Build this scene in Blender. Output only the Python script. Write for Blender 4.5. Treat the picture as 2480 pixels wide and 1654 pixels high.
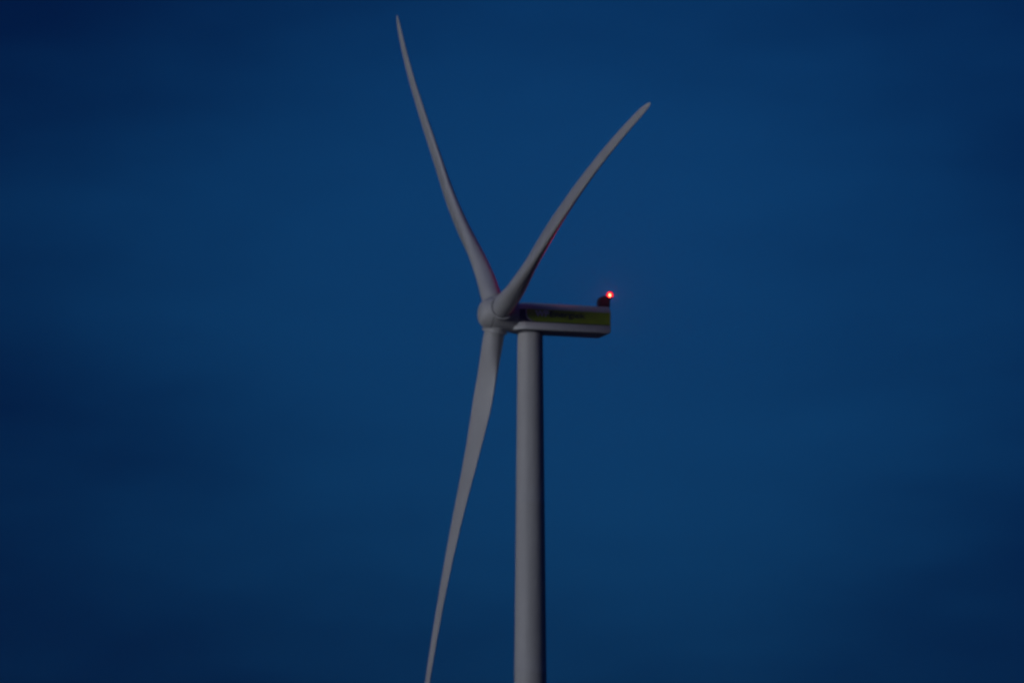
import bpy, bmesh, math, random
from mathutils import Vector, Matrix
R = math.radians
random.seed(7)
scene = bpy.context.scene
for o in list(bpy.data.objects):
    bpy.data.objects.remove(o, do_unlink=True)
col = scene.collection

# ---------------------------------------------------------------- camera
PITCH = 0.15908230903297396
DIST = 539.30238
cam_data = bpy.data.cameras.new("camera")
cam = bpy.data.objects.new("camera", cam_data)
col.objects.link(cam)
cam.location = (-2.06273, -DIST, 1.7)
cam.rotation_euler = (math.pi / 2 + PITCH, 0, 0)
cam_data.sensor_width = 36.0
cam_data.lens = 36.0 * 11669.6575 / 2480.0          # about 169 mm
cam_data.clip_start = 1.0
cam_data.clip_end = 20000.0
cam_data.dof.use_dof = True                          # long lens, hunting for focus in the dusk
cam_data.dof.focus_distance = 60.0
cam_data.dof.aperture_fstop = 4.8
scene.camera = cam

# ---------------------------------------------------------------- sky
SUN_EL, SUN_AZ = R(8.0), R(46.0)                    # afterglow behind the camera, to its left
SUN_DIR = Vector((-math.sin(SUN_AZ) * math.cos(SUN_EL), -math.cos(SUN_AZ) * math.cos(SUN_EL), math.sin(SUN_EL)))
world = bpy.data.worlds.new("World")
scene.world = world
world.use_nodes = True
nt = world.node_tree
nt.nodes.clear()
def wn(kind, **kw):
    n = nt.nodes.new(kind)
    for k, v in kw.items():
        setattr(n, k, v)
    return n
def lk(a, b): nt.links.new(a, b)
def wmath(op, a, b=None, clamp=False):
    n = wn("ShaderNodeMath", operation=op, use_clamp=clamp)
    for i, x in enumerate((a, b)):
        if x is None: continue
        if isinstance(x, (int, float)): n.inputs[i].default_value = x
        else: lk(x, n.inputs[i])
    return n.outputs[0]
sky = wn("ShaderNodeTexSky", sky_type='NISHITA', sun_disc=False)
sky.sun_elevation = SUN_EL
sky.sun_rotation = math.pi + SUN_AZ                  # same bearing as the sun lamp
sky.ozone_density = 4.0
flat = wn("ShaderNodeMapping"); flat.inputs['Scale'].default_value = (1.0, 1.0, 0.6); flat.inputs['Location'].default_value = (0, 0, 0.10)
tc0 = wn("ShaderNodeTexCoord"); lk(tc0.outputs['Generated'], flat.inputs['Vector']); lk(flat.outputs[0], sky.inputs['Vector'])
tc = wn("ShaderNodeTexCoord")
# thin dusk cloud noise over a vignette painted into the sky: bright middle, darker edges
SEED = 6.5
mp = wn("ShaderNodeMapping")
mp.inputs['Scale'].default_value = (1.0, 1.0, 3.0)
mp.inputs['Location'].default_value = (0.0, 0.0, SEED)
lk(tc.outputs['Generated'], mp.inputs['Vector'])
big = wn("ShaderNodeTexNoise"); big.inputs['Scale'].default_value = 8.0
big.inputs['Detail'].default_value = 3.0; big.inputs['Roughness'].default_value = 0.45
lk(mp.outputs[0], big.inputs['Vector'])
fine = wn("ShaderNodeTexNoise"); fine.inputs['Scale'].default_value = 30.0
fine.inputs['Detail'].default_value = 4.0; fine.inputs['Roughness'].default_value = 0.5
mp2 = wn("ShaderNodeMapping"); mp2.inputs['Scale'].default_value = (1.0, 1.0, 3.2)
mp2.inputs['Location'].default_value = (3.1, 1.7, 0.4)
lk(tc.outputs['Generated'], mp2.inputs['Vector']); lk(mp2.outputs[0], fine.inputs['Vector'])
VIGNETTE_MID = Vector((0.006, math.cos(0.163), math.sin(0.163))).normalized()
sub = wn("ShaderNodeVectorMath", operation='SUBTRACT'); lk(tc.outputs['Generated'], sub.inputs[0])
sub.inputs[1].default_value = VIGNETTE_MID
sc_ = wn("ShaderNodeVectorMath", operation='MULTIPLY'); lk(sub.outputs[0], sc_.inputs[0])
sc_.inputs[1].default_value = (1.0, 1.0, 1.22)
ln = wn("ShaderNodeVectorMath", operation='LENGTH'); lk(sc_.outputs[0], ln.inputs[0])
q = wmath('MULTIPLY', ln.outputs['Value'], 1.0 / 0.123)
g = wmath('POWER', 2.718281828, wmath('MULTIPLY', wmath('MULTIPLY', q, q), -1.0))
# amount of bright blue = vignette falloff, broken up by the two noises
amt = wmath('ADD', wmath('MULTIPLY', g, 0.88), wmath('MULTIPLY', wmath('SUBTRACT', big.outputs[0], 0.5), 0.52))
amt = wmath('ADD', amt, wmath('MULTIPLY', wmath('SUBTRACT', fine.outputs[0], 0.5), 0.20), clamp=True)
ramp = wn("ShaderNodeValToRGB")
ramp.color_ramp.interpolation = 'EASE'
ramp.color_ramp.elements[0].color = (0.0, 0.085, 0.315, 1)
ramp.color_ramp.elements[1].color = (0.092, 0.525, 0.99, 1)
ramp.color_ramp.elements[0].position = 0.0
ramp.color_ramp.elements[1].position = 0.90
lk(amt, ramp.inputs[0])
mul = wn("ShaderNodeMix", data_type='RGBA', blend_type='MULTIPLY')
mul.inputs[0].default_value = 1.0
lk(sky.outputs[0], mul.inputs[6]); lk(ramp.outputs[0], mul.inputs[7])
bg = wn("ShaderNodeBackground"); bg.inputs['Strength'].default_value = 0.042
# added dimming of the unseen sky, to darken the turbine's shaded sides
far = wmath('MULTIPLY', ln.outputs['Value'], 1.0 / 0.85)
sky_gain = wmath('ADD', wmath('MULTIPLY', wmath('POWER', 2.718281828, wmath('MULTIPLY', wmath('MULTIPLY', far, far), -1.0)), 0.80), 0.20)
up = wn("ShaderNodeSeparateXYZ"); lk(tc.outputs['Generated'], up.inputs[0])      # added boost overhead, out of view, for bluer light on the upper blades
uz = wmath('MAXIMUM', up.outputs[2], 0.0)
sky_gain = wmath('ADD', sky_gain, wmath('MULTIPLY', wmath('MULTIPLY', uz, uz), 3.5))
sky_scaled = wn("ShaderNodeVectorMath", operation='SCALE'); lk(mul.outputs[2], sky_scaled.inputs[0]); lk(sky_gain, sky_scaled.inputs['Scale'])
lk(sky_scaled.outputs[0], bg.inputs['Color'])
wo = wn("ShaderNodeOutputWorld"); lk(bg.outputs[0], wo.inputs['Surface'])

# ---------------------------------------------------------------- last light of the day
sd = bpy.data.lights.new("sun", 'SUN')
sd.energy = 0.90
sd.angle = R(20)
sd.color = (0.89, 0.905, 0.975)
sun = bpy.data.objects.new("sun", sd)
col.objects.link(sun)
sun.rotation_euler = SUN_DIR.to_track_quat('Z', 'Y').to_euler()

scene.view_settings.view_transform = 'Standard'
scene.view_settings.look = 'None'
scene.view_settings.gamma = 1.0
scene.view_settings.exposure = 0.0
scene.render.engine = 'CYCLES'
scene.cycles.use_denoising = True
scene.cycles.use_light_tree = False
scene.cycles.max_bounces = 6
scene.cycles.volume_bounces = 0
scene.cycles.sample_clamp_indirect = 4.0

# ---------------------------------------------------------------- helpers
def material(name, color, rough=0.5, metallic=0.0, var=0.0, scale=1.0, stretch=(1, 1, 1), bump=0.0, dark=None, spec=0.4):
    m = bpy.data.materials.new(name); m.use_nodes = True
    t = m.node_tree; b = t.nodes['Principled BSDF']
    b.inputs['Roughness'].default_value = rough
    b.inputs['Metallic'].default_value = metallic
    b.inputs['Base Color'].default_value = (*color, 1)
    b.inputs['Specular IOR Level'].default_value = spec
    if var or bump:
        co = t.nodes.new("ShaderNodeTexCoord"); mpn = t.nodes.new("ShaderNodeMapping")
        mpn.inputs['Scale'].default_value = stretch
        n = t.nodes.new("ShaderNodeTexNoise"); n.inputs['Scale'].default_value = scale
        n.inputs['Detail'].default_value = 5.0
        t.links.new(co.outputs['Object'], mpn.inputs['Vector']); t.links.new(mpn.outputs[0], n.inputs['Vector'])
        r = t.nodes.new("ShaderNodeValToRGB")
        d = dark or tuple(c * (1 - var) for c in color)
        r.color_ramp.elements[0].position = 0.35; r.color_ramp.elements[0].color = (*d, 1)
        r.color_ramp.elements[1].position = 0.62; r.color_ramp.elements[1].color = (*color, 1)
        t.links.new(n.outputs[0], r.inputs[0]); t.links.new(r.outputs[0], b.inputs['Base Color'])
        if bump:
            bp = t.nodes.new("ShaderNodeBump"); bp.inputs['Strength'].default_value = bump
            t.links.new(n.outputs[0], bp.inputs['Height']); t.links.new(bp.outputs[0], b.inputs['Normal'])
    return m

def build(name, bm, mat, parent=None, smooth_angle=None):
    bmesh.ops.remove_doubles(bm, verts=bm.verts, dist=1e-5)
    bmesh.ops.recalc_face_normals(bm, faces=bm.faces)
    if smooth_angle is not None:
        for f in bm.faces: f.smooth = True
        for e in bm.edges:
            if len(e.link_faces) == 2 and e.calc_face_angle(0) > R(smooth_angle): e.smooth = False
    me = bpy.data.meshes.new(name); bm.to_mesh(me); bm.free()
    me.materials.append(mat)
    o = bpy.data.objects.new(name, me); col.objects.link(o)
    if parent: o.parent = parent
    return o

def loft(bm, loops, cap0=True, cap1=True):
    rows = [[bm.verts.new(p) for p in L] for L in loops]
    n = len(rows[0])
    for a, b in zip(rows, rows[1:]):
        for i in range(n):
            j = (i + 1) % n
            bm.faces.new((a[i], a[j], b[j], b[i]))
    if cap0: bm.faces.new(rows[0][::-1])
    if cap1: bm.faces.new(rows[-1])
    return rows

def lathe(bm, profile, frame, n=64):
    """profile = (distance along axis, radius); frame = (origin, axis, u, v)"""
    o, ax, u, v = frame
    loops = []
    for d, r in profile:
        loops.append([o + ax * d + (u * math.cos(2 * math.pi * i / n) + v * math.sin(2 * math.pi * i / n)) * max(r, 1e-3) for i in range(n)])
    loft(bm, loops)

# ---------------------------------------------------------------- materials
M_TOWER = material("tower_paint", (0.54, 0.54, 0.54), 0.55, var=0.16, scale=0.6, stretch=(1.6, 1.6, 0.08))
M_BLADE = material("blade_gelcoat", (0.56, 0.56, 0.565), 0.42, var=0.08, scale=0.35, stretch=(1, 1, 0.5))
M_HUB = material("hub_paint", (0.54, 0.54, 0.54), 0.45, var=0.10, scale=0.9)
M_NAC = material("nacelle_paint", (0.64, 0.64, 0.65), 0.55, var=0.10, scale=0.8, stretch=(0.6, 1, 2.0))
M_NAVY = material("navy_film", (0.010, 0.008, 0.040), 0.5, var=0.2, scale=1.0, spec=0.15)
M_GREEN = material("lime_film", (0.37, 0.53, 0.004), 0.7, var=0.10, scale=0.9, spec=0.05)
M_WHITE = material("white_film", (0.88, 0.88, 0.88), 0.45, var=0.05, scale=1.0)
M_INK = material("dark_green_film", (0.030, 0.052, 0.014), 0.6, var=0.1, scale=1.0, spec=0.15)
M_DARK = material("dark_housing", (0.012, 0.012, 0.014), 0.7, var=0.2, scale=2.0)
M_SEAL = material("rubber_seal", (0.03, 0.03, 0.032), 0.7, var=0.2, scale=2.0)
M_STEEL = material("yaw_steel", (0.16, 0.16, 0.165), 0.5, metallic=0.4, var=0.2, scale=3.0)
M_FIELD = material("field_grass", (0.045, 0.06, 0.02), 0.9, var=0.5, scale=0.06, bump=0.2)

def emitter(name, rgb, strength):
    m = bpy.data.materials.new(name); m.use_nodes = True
    t = m.node_tree; t.nodes.clear()
    e = t.nodes.new("ShaderNodeEmission"); e.inputs[0].default_value = (*rgb, 1); e.inputs[1].default_value = strength
    o = t.nodes.new("ShaderNodeOutputMaterial"); t.links.new(e.outputs[0], o.inputs['Surface'])
    return m
M_LED = emitter("red_led", (1.0, 0.12, 0.06), 60.0)
M_HALO = bpy.data.materials.new("red_halo"); M_HALO.use_nodes = True      # red shell added to give the lamp its halo, glow put in by emission
_t = M_HALO.node_tree; _t.nodes.clear()
_e = _t.nodes.new("ShaderNodeEmission"); _e.inputs[0].default_value = (1.0, 0.0, 0.006, 1); _e.inputs[1].default_value = 2.0
_p = _t.nodes.new("ShaderNodeBsdfTransparent"); _p.inputs[0].default_value = (1.0, 0.45, 0.45, 1)
_m = _t.nodes.new("ShaderNodeMixShader"); _m.inputs[0].default_value = 0.5
_o = _t.nodes.new("ShaderNodeOutputMaterial")
_t.links.new(_p.outputs[0], _m.inputs[1]); _t.links.new(_e.outputs[0], _m.inputs[2]); _t.links.new(_m.outputs[0], _o.inputs['Surface'])

# ---------------------------------------------------------------- ground
bm = bmesh.new()
N, half = 24, 4000.0
gv = [[bm.verts.new((-half + 2 * half * i / N, -half + 2 * half * j / N, 0)) for i in range(N + 1)] for j in range(N + 1)]
for j in range(N):
    for i in range(N):
        bm.faces.new((gv[j][i], gv[j][i + 1], gv[j + 1][i + 1], gv[j + 1][i]))
ground = build("ground", bm, M_FIELD)
ground["kind"] = "structure"

# ---------------------------------------------------------------- the turbine
PSI = 0.3104293159160832      # bearing of the nacelle
TAU = 0.0433786480823013      # tilt of the shaft
PHI = -0.7405365172969842     # where the first blade stands
HH = 91.0
OVER = 3.8318559687
RAD = 58.49283536
K1, K2, K3 = 0.06590385039, 0.04481278098, -0.07087215932   # cone and bend of the loaded blades

turbine = bpy.data.objects.new("wind_turbine", None); col.objects.link(turbine)
turbine.rotation_euler = (0, 0, PSI)
turbine["label"] = "pale grey three-bladed wind turbine with a lime green nacelle and a red light at dusk"
turbine["category"] = "wind turbine"

X, Y, Z = Vector((1, 0, 0)), Vector((0, 1, 0)), Vector((0, 0, 1))
n_up = Vector((-math.cos(TAU), 0, math.sin(TAU)))     # upwind, out of the nose
h_ax = -Y                                             # towards the near side
v_ax = Vector((math.sin(TAU), 0, math.cos(TAU)))
hub_c = Vector((0, 0, HH)) + n_up * OVER

# tower: slender taper, shallow flange rings where the sections are bolted
NB = HH - 1.75
bm = bmesh.new()
prof = []
def tower_r(z): return 2.32 + (1.43 - 2.32) * (z / NB) ** 0.96
seams = [0.0, 15.0, 32.0, 50.5, 69.6, NB]
for a, b in zip(seams, seams[1:]):
    prof.append((a, tower_r(a) + 0.0)); prof.append((a + 0.10, tower_r(a) + 0.012)); prof.append((a + 0.22, tower_r(a) + 0.012)); prof.append((a + 0.25, tower_r(a + 0.25)))
    for k in range(1, 8):
        z = a + 0.3 + (b - a - 0.35) * k / 8; prof.append((z, tower_r(z)))
prof.append((NB, tower_r(NB)))
lathe(bm, prof, (Vector(), Z, X, Y), 96)
tower = build("tower", bm, M_TOWER, turbine, 40)
bm = bmesh.new()
lathe(bm, [(NB - 0.16, 1.40), (NB - 0.16, 1.50), (NB - 0.02, 1.50), (NB + 0.06, 1.46), (NB + 0.06, 1.2)], (Vector(), Z, X, Y), 72)
build("yaw_ring", bm, M_STEEL, tower, 30)
bm = bmesh.new()      # foundation and door at the foot
lathe(bm, [(-0.2, 3.6), (0.12, 3.6), (0.16, 3.5), (0.16, 2.2)], (Vector(), Z, X, Y), 72)
build("foundation", bm, material("concrete", (0.32, 0.31, 0.29), 0.85, var=0.25, scale=1.2), tower, 30)
bm = bmesh.new()
door = []
for (y, z) in [(-0.45, 0.45), (0.45, 0.45), (0.45, 2.3)] + [(0.45 * math.cos(a), 2.3 + 0.35 * math.sin(a)) for a in [R(30 * k) for k in range(1, 6)]] + [(-0.45, 2.3)]:
    door.append((y, z))
loft(bm, [[Vector((2.15, y, z)) for y, z in door], [Vector((2.36, y, z)) for y, z in door]])
build("door", bm, M_STEEL, tower)

# nacelle hull: box with bevelled roof edges, chamfered belly, tapered nose cheeks
def outline(hw, x_front, x_cheek, x_rear, nose_hw):
    rr = 0.15
    half_pts = [(x_front, nose_hw), (x_front + 0.10, nose_hw + 0.10), (x_cheek - 0.08, hw - 0.06), (x_cheek + 0.10, hw), (x_rear - rr, hw), (x_rear - rr * 0.3, hw - rr * 0.3), (x_rear, hw - rr)]
    near = [(x, -y) for x, y in half_pts]
    far = [(x, y) for x, y in half_pts[::-1]]
    return near + far
HW, XF, XC, XR, NHW = 1.90, -2.30, -1.16, 9.06, 1.12
levels = [  # z, half width, front, cheek, rear, nose half width
    (-1.74, 1.62, -2.00, -1.00, 8.45, 0.90),
    (-1.73, 1.74, -2.12, -1.06, 8.72, 1.00),
    (-1.68, 1.85, -2.25, -1.13, 8.94, 1.09),
    (-1.60, HW, XF, XC, XR, NHW),
    (0.00, HW, XF, XC, XR, NHW),
    (0.80, HW, XF, XC, XR, NHW),
    (0.92, 1.87, -2.28, -1.15, 9.05, 1.10),
    (1.30, 1.60, -2.05, -1.02, 8.98, 0.98),
    (1.41, 1.47, -1.95, -0.95, 8.90, 0.90),
    (1.45, 1.25, -1.80, -0.85, 8.75, 0.75),
]
bm = bmesh.new()
loft(bm, [[Vector((x, y, HH + z)) for x, y in outline(hw, xf, xc, xr, nh)] for z, hw, xf, xc, xr, nh in levels])
nacelle = build("nacelle", bm, M_NAC, turbine, 26)

# livery film on both flanks, a few mm proud of the hull: navy band that wraps the nose cheek, lime field, white rule
def flank(side):
    s = side                                             # -1 near side, +1 far side
    ins = 0.006
    def side_pt(x, z, proud): return Vector((x, s * (HW + proud), HH + z))
    # navy band: cheek and flank in one folded strip
    c0 = Vector((XF + 0.12, s * (NHW + 0.12))); c1 = Vector((XC - 0.08, s * (HW - 0.06)))
    d = (c1 - c0).normalized(); nn = Vector((d.y, -d.x)); nn = nn if nn.y * s > 0 else -nn
    pts = [c0 + nn * ins, c1 + nn * ins, Vector((XC + 0.10, s * (HW + ins))), Vector((8.89, s * (HW + ins)))]
    bm = bmesh.new()
    for z0, z1 in ((-0.84, 0.64),):
        lo = [bm.verts.new((p.x, p.y, HH + z0)) for p in pts]; hi = [bm.verts.new((p.x, p.y, HH + z1)) for p in pts]
        for i in range(len(pts) - 1): bm.faces.new((lo[i], lo[i + 1], hi[i + 1], hi[i]))
    build("navy_band", bm, M_NAVY, nacelle)
    # lime field, its lower front corner swept in a curve
    xl, xr_, zb, zt = XC + 0.06, 8.89, -0.74, 0.635
    curve = []
    for k in range(13):
        a = R(90 * k / 12)
        curve.append((xl + 1.15 * (1 - math.cos(a)), zb + 0.80 * (1 - math.sin(a))))
    bm = bmesh.new()
    f = [bm.verts.new(side_pt(x, z, 0.011)) for x, z in curve + [(xr_, zb), (xr_, zt), (xl, zt)]]
    bm.faces.new(f)
    build("lime_panel", bm, M_GREEN, nacelle)
    # thin white rule along the curve
    path = [(xl, zt)] + curve
    bm = bmesh.new(); prev = None
    for i, (x, z) in enumerate(path):
        a = path[max(i - 1, 0)]; b = path[min(i + 1, len(path) - 1)]
        tx, tz = b[0] - a[0], b[1] - a[1]; L = math.hypot(tx, tz); w = 0.045 * (1.0 if i < 9 else 1.0 - 0.2 * (i - 8))
        px, pz = -tz / L * w, tx / L * w
        cur = (bm.verts.new(side_pt(x - px, z - pz, 0.015)), bm.verts.new(side_pt(x + px, z + pz, 0.015)))
        if prev: bm.faces.new((prev[0], prev[1], cur[1], cur[0]))
        prev = cur
    build("white_rule", bm, M_WHITE, nacelle)
    def words(name, text, x0, x1, z0, z1, mat, bold):
        cu = bpy.data.curves.new(name, 'FONT'); cu.body = text; cu.size = 1.0; cu.offset = bold; cu.extrude = 0.0
        cu.resolution_u = 6
        tmp = bpy.data.objects.new(name, cu); col.objects.link(tmp)
        dg = bpy.context.evaluated_depsgraph_get(); dg.update()
        me = bpy.data.meshes.new_from_object(tmp.evaluated_get(dg), depsgraph=dg)
        bpy.data.objects.remove(tmp, do_unlink=True)
        xs = [v.co.x for v in me.vertices]; capz = 0.0
        ref = [v.co.y for v in me.vertices]
        xmin, xmax = min(xs), max(xs)
        cap = max(ref)
        for v in me.vertices:
            u = (v.co.x - xmin) / (xmax - xmin)
            x = x0 + u * (x1 - x0) if s < 0 else x1 - u * (x1 - x0)
            v.co = side_pt(x, z0 + v.co.y / cap * (z1 - z0), 0.019)
        me.materials.clear(); me.materials.append(mat)
        o = bpy.data.objects.new(name, me); col.objects.link(o); o.parent = nacelle
    if s < 0:
        words("lettering", "WP", -0.02, 1.62, -0.15, 0.53, M_WHITE, 0.034)
        words("lettering", "Energiek", 1.73, 5.98, -0.15, 0.53, M_INK, 0.022)
    else:
        words("lettering", "Energiek", 0.2, 4.45, -0.15, 0.53, M_INK, 0.022)
        words("lettering", "WP", 4.56, 6.2, -0.15, 0.53, M_WHITE, 0.034)
flank(-1)

# roof hatch seam and rear cooler grille keep the hull from being a bare box
bm = bmesh.new()
loft(bm, [[Vector((x, y, HH + z)) for x, y in ((2.2, -0.8), (4.4, -0.8), (4.4, 0.8), (2.2, 0.8))] for z in (1.40, 1.50)])
build("roof_hatch", bm, M_NAC, nacelle)
bm = bmesh.new()
loft(bm, [[Vector((x, y, HH + z)) for y, z in ((-1.2, -0.6), (1.2, -0.6), (1.2, 0.5), (-1.2, 0.5))] for x in (9.0, 9.10)])
build("rear_grille", bm, M_DARK, nacelle)

# hazard light: dark housing on the roof, lamp on a bracket at its tail
beacon_bm = bmesh.new()
prof_xz = [(7.86, 1.43), (9.10, 1.43), (9.10, 2.30), (9.02, 2.50), (8.55, 2.70), (8.34, 2.66), (7.94, 2.50), (7.82, 2.30), (7.76, 1.95)]
loft(beacon_bm, [[Vector((8.45 + (x - 8.45) * k, y, HH + 1.43 + (z - 1.43) * k)) for x, z in prof_xz] for y, k in ((-1.50, 0.93), (-1.42, 1.0), (-0.62, 1.0), (-0.54, 0.93))])
beacon = build("warning_light", beacon_bm, M_DARK, turbine, 35)
BEAM = 12000.0
LC = Vector((9.20, -1.06, HH + 2.86))
bm = bmesh.new()
lathe(bm, [(-0.62, 0.07), (-0.34, 0.07), (-0.33, 0.26), (-0.29, 0.34), (-0.25, 0.34), (-0.24, 0.16)], (LC, Z, X, Y), 24)
bmesh.ops.create_cube(bm, size=1.0, matrix=Matrix.Translation(LC + Vector((-0.20, 0, -0.56))) @ Matrix.Diagonal((0.5, 0.14, 0.12, 1)))
build("bracket", bm, M_DARK, beacon, 35)
bm = bmesh.new()
ax = Vector((-0.30, 0.0, 0.95)).normalized(); uu = Vector((0.95, 0, 0.30)).normalized()
lathe(bm, [(-0.17, 0.08), (-0.15, 0.14), (-0.02, 0.155), (0.09, 0.13), (0.17, 0.08), (0.20, 0.02)], (LC, ax, uu, Y), 24)
build("lamp", bm, M_LED, beacon, 60)
bm = bmesh.new()
lathe(bm, [(-0.24, 0.36), (-0.05, 0.40), (0.14, 0.38), (0.28, 0.30), (0.37, 0.16), (0.40, 0.02)], (LC, Z, X, Y), 32)
build("halo_shell", bm, M_HALO, beacon, 60)
pl = bpy.data.lights.new("lamp_beam", 'POINT')            # the lamp's own beam: bright near the horizontal, weak above and below
pl.energy = 1.0; pl.color = (1.0, 0.02, 0.015); pl.shadow_soft_size = 0.27; pl.use_soft_falloff = False; pl.use_nodes = True
lt = pl.node_tree; lt.nodes.clear()
ltc = lt.nodes.new("ShaderNodeTexCoord"); lsx = lt.nodes.new("ShaderNodeSeparateXYZ"); lt.links.new(ltc.outputs['Normal'], lsx.inputs[0])
def lm(op, a, b):
    n = lt.nodes.new("ShaderNodeMath"); n.operation = op
    for i, x in enumerate((a, b)):
        if isinstance(x, (int, float)): n.inputs[i].default_value = x
        else: lt.links.new(x, n.inputs[i])
    return n.outputs[0]
lz = lm('MULTIPLY', lm('ADD', lsx.outputs[2], 0.055), 1 / 0.055)
lb = lm('POWER', 2.718281828, lm('MULTIPLY', lm('MULTIPLY', lz, lz), -1.0))
le = lt.nodes.new("ShaderNodeEmission"); lt.links.new(lm('MULTIPLY', lm('ADD', lb, 0.10), BEAM), le.inputs['Strength'])
le.inputs['Color'].default_value = (1, 1, 1, 1)
lo = lt.nodes.new("ShaderNodeOutputLight"); lt.links.new(le.outputs[0], lo.inputs['Surface'])
beam = bpy.data.objects.new("lamp_beam", pl); col.objects.link(beam); beam.parent = beacon; beam.location = LC

# hub: blunt spinner, short neck, three collars
bm = bmesh.new()
fr = (hub_c, n_up, h_ax, v_ax)
lathe(bm, [(-2.02, 1.30), (-2.02, 1.70), (-1.9, 1.80), (-1.3, 1.88), (-0.3, 1.92), (0.4, 1.91), (0.95, 1.84), (1.40, 1.70), (1.75, 1.50), (2.02, 1.22), (2.18, 0.90), (2.27, 0.50), (2.30, 0.2), (2.305, 0.0)], fr, 72)
hub = build("rotor_hub", bm, M_HUB, turbine, 40)
bm = bmesh.new()
lathe(bm, [(-2.6, 1.28), (-1.98, 1.28)], fr, 48)
build("neck", bm, M_SEAL, hub, 30)
bm = bmesh.new()
lathe(bm, [(0.98, 1.78), (0.98, 1.838), (1.03, 1.832), (1.03, 1.77)], fr, 72)
build("spinner_joint", bm, M_SEAL, hub, 30)

def blade_frame(k):
    t = PHI + k * 2 * math.pi / 3
    d = v_ax * math.cos(t) + h_ax * math.sin(t)
    tg = -v_ax * math.sin(t) + h_ax * math.cos(t)         # the way the leading edge moves
    return d, tg

def interp(tab, x):
    for (x0, y0), (x1, y1) in zip(tab, tab[1:]):
        if x <= x1:
            u = (x - x0) / (x1 - x0); u = u * u * (3 - 2 * u) if len(tab[0]) == 2 else u
            return y0 + (y1 - y0) * u
    return tab[-1][1]
CHORD = [(0, 2.3), (2.6, 2.3), (6.0, 2.65), (10.5, 3.25), (15, 3.05), (22, 2.6), (32, 1.98), (42, 1.55), (52, 1.18), (56.5, 0.92), (57.8, 0.60), (58.4, 0.32), (58.5, 0.10)]
THICK = [(0, 1.0), (2.6, 1.0), (6.0, 0.80), (10.5, 0.55), (15, 0.42), (22, 0.34), (32, 0.29), (42, 0.26), (58.5, 0.22)]
TWIST = [(0, 21.), (7, 21.), (11, 17.5), (15, 12.0), (22, 6.5), (32, 2.0), (42, 0.0), (52, -1.8), (58.5, -2.5)]
def lin(tab, x):
    for (x0, y0), (x1, y1) in zip(tab, tab[1:]):
        if x <= x1: return y0 + (y1 - y0) * (x - x0) / (x1 - x0)
    return tab[-1][1]
def soft(tab, x, w=1.2):
    return sum(lin(tab, min(max(x + o * w, 0), RAD)) for o in (-1, -.5, 0, .5, 1)) / 5 if x < 55 else lin(tab, x)
PITCH_SET = 0.0
FLEX = [(0.34, 0.34), (0.0, 0.3), (-0.20, 0.25)]          # each blade hangs a little differently in the gust (m, span)
def section(rnd, c, tc, n=28):
    """closed loop, chord along +e (leading edge at +), thickness along +f (pressure face at +); rnd = 1 circle"""
    pts = []
    for i in range(2 * n):
        a = 2 * math.pi * i / (2 * n)
        ce, se = 0.5 * c * math.cos(a), 0.5 * c * math.sin(a)
        xx = 0.5 * (1 - math.cos(a))                       # 0 at leading edge
        yt = 5 * tc * (0.2969 * math.sqrt(max(xx, 0)) - 0.126 * xx - 0.3516 * xx ** 2 + 0.2843 * xx ** 3 - 0.1015 * xx ** 4) + 0.004 * xx
        camber = 0.035 * 4 * xx * (1 - xx)
        y = (yt * 0.92 - camber) if math.sin(a) > 0 else (-yt * 1.08 - camber)
        e = (0.36 - xx) * c; f = y * c
        pts.append((e * (1 - rnd) + ce * rnd, f * (1 - rnd) + se * rnd))
    return pts
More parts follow.
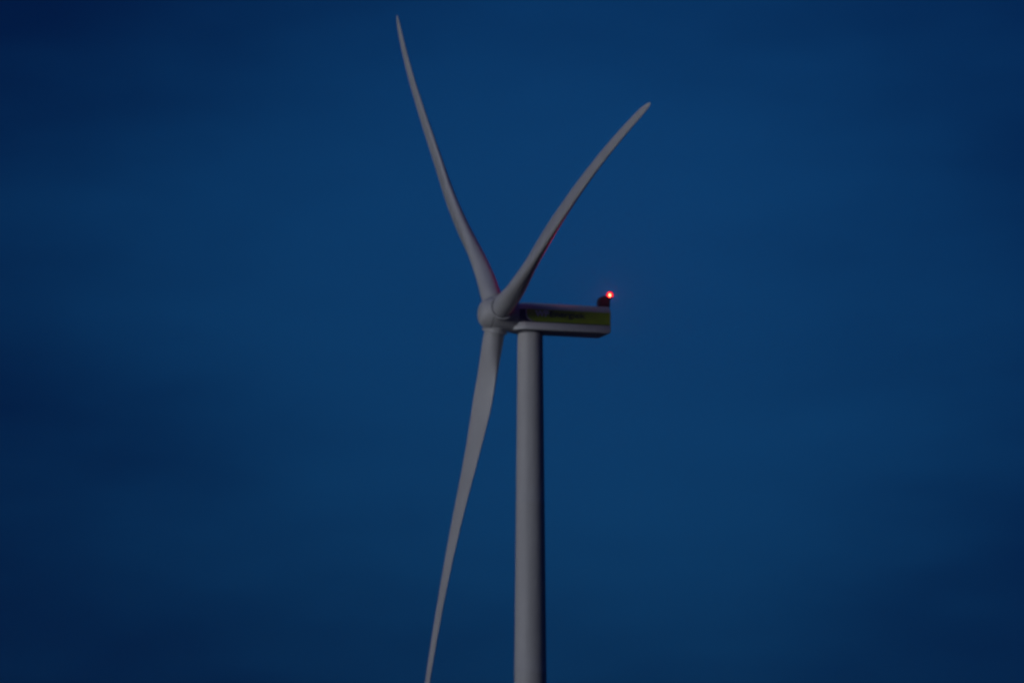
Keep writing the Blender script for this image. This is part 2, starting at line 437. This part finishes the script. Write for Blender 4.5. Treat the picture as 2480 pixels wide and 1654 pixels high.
def make_blade(k):
    d, tg = blade_frame(k)
    stations = [1.35, 1.8, 2.2, 2.6] + [2.6 + 0.7 * i for i in range(1, 20)] + [16 + 1.6 * i for i in range(0, 25)] + [55.5, 56.3, 57.0, 57.5, 57.9, 58.2, 58.38, 58.47]
    loops = []
    for r in stations:
        c, tc, tw = soft(CHORD, r), soft(THICK, r), R(soft(TWIST, r) + PITCH_SET)
        rnd = min(max((7.2 - r) / 4.6, 0), 1); rnd = rnd * rnd * (3 - 2 * rnd)
        off = n_up * (K1 * r + K2 * r * r / RAD + K3 * r ** 3 / RAD ** 2 + FLEX[k][0] * math.exp(-((r / RAD - FLEX[k][1]) / 0.14) ** 2))
        ctr = hub_c + d * r + off
        e_ax = tg * math.cos(tw) + n_up * math.sin(tw)
        f_ax = n_up * math.cos(tw) - tg * math.sin(tw)
        loops.append([ctr + e_ax * e + f_ax * f for e, f in section(rnd, c, min(tc, 0.80) if rnd < 1 else tc)])
    bm = bmesh.new(); loft(bm, loops)
    return build("blade", bm, M_BLADE, turbine, 70)
for k in range(3):
    make_blade(k)
    d, tg = blade_frame(k)
    u = n_up
    dd = (d + n_up * K1).normalized(); uu = (u - dd * u.dot(dd)).normalized(); vv = dd.cross(uu)
    bm = bmesh.new()
    lathe(bm, [(1.0, 1.36), (1.86, 1.36), (1.88, 1.46), (2.04, 1.46), (2.09, 1.42), (2.09, 1.25), (1.90, 1.24), (1.90, 1.0)], (hub_c, dd, uu, vv), 64)
    build("blade_collar", bm, M_HUB, hub, 30)
    bm = bmesh.new()
    lathe(bm, [(1.90, 1.12), (2.06, 1.12), (2.06, 1.24), (1.90, 1.24)], (hub_c, dd, uu, vv), 64)
    build("root_seal", bm, M_SEAL, hub, 30)

# ---------------------------------------------------------------- haze volume added for a glow round the red lamp
bm = bmesh.new()
bmesh.ops.create_cube(bm, size=1.0, matrix=Matrix.Translation((0, 0, 78.0)) @ Matrix.Diagonal((8200, 8200, 158.0, 1)))
hm = bpy.data.materials.new("glow_haze"); hm.use_nodes = True
ht = hm.node_tree; ht.nodes.clear()
pv = ht.nodes.new("ShaderNodeVolumePrincipled")
pv.inputs['Color'].default_value = (0.80, 0.86, 0.95, 1)
pv.inputs['Density'].default_value = 0.0002
pv.inputs['Anisotropy'].default_value = 0.80
ho = ht.nodes.new("ShaderNodeOutputMaterial"); ht.links.new(pv.outputs[0], ho.inputs['Volume'])
haze = build("haze", bm, hm)
haze["kind"] = "stuff"
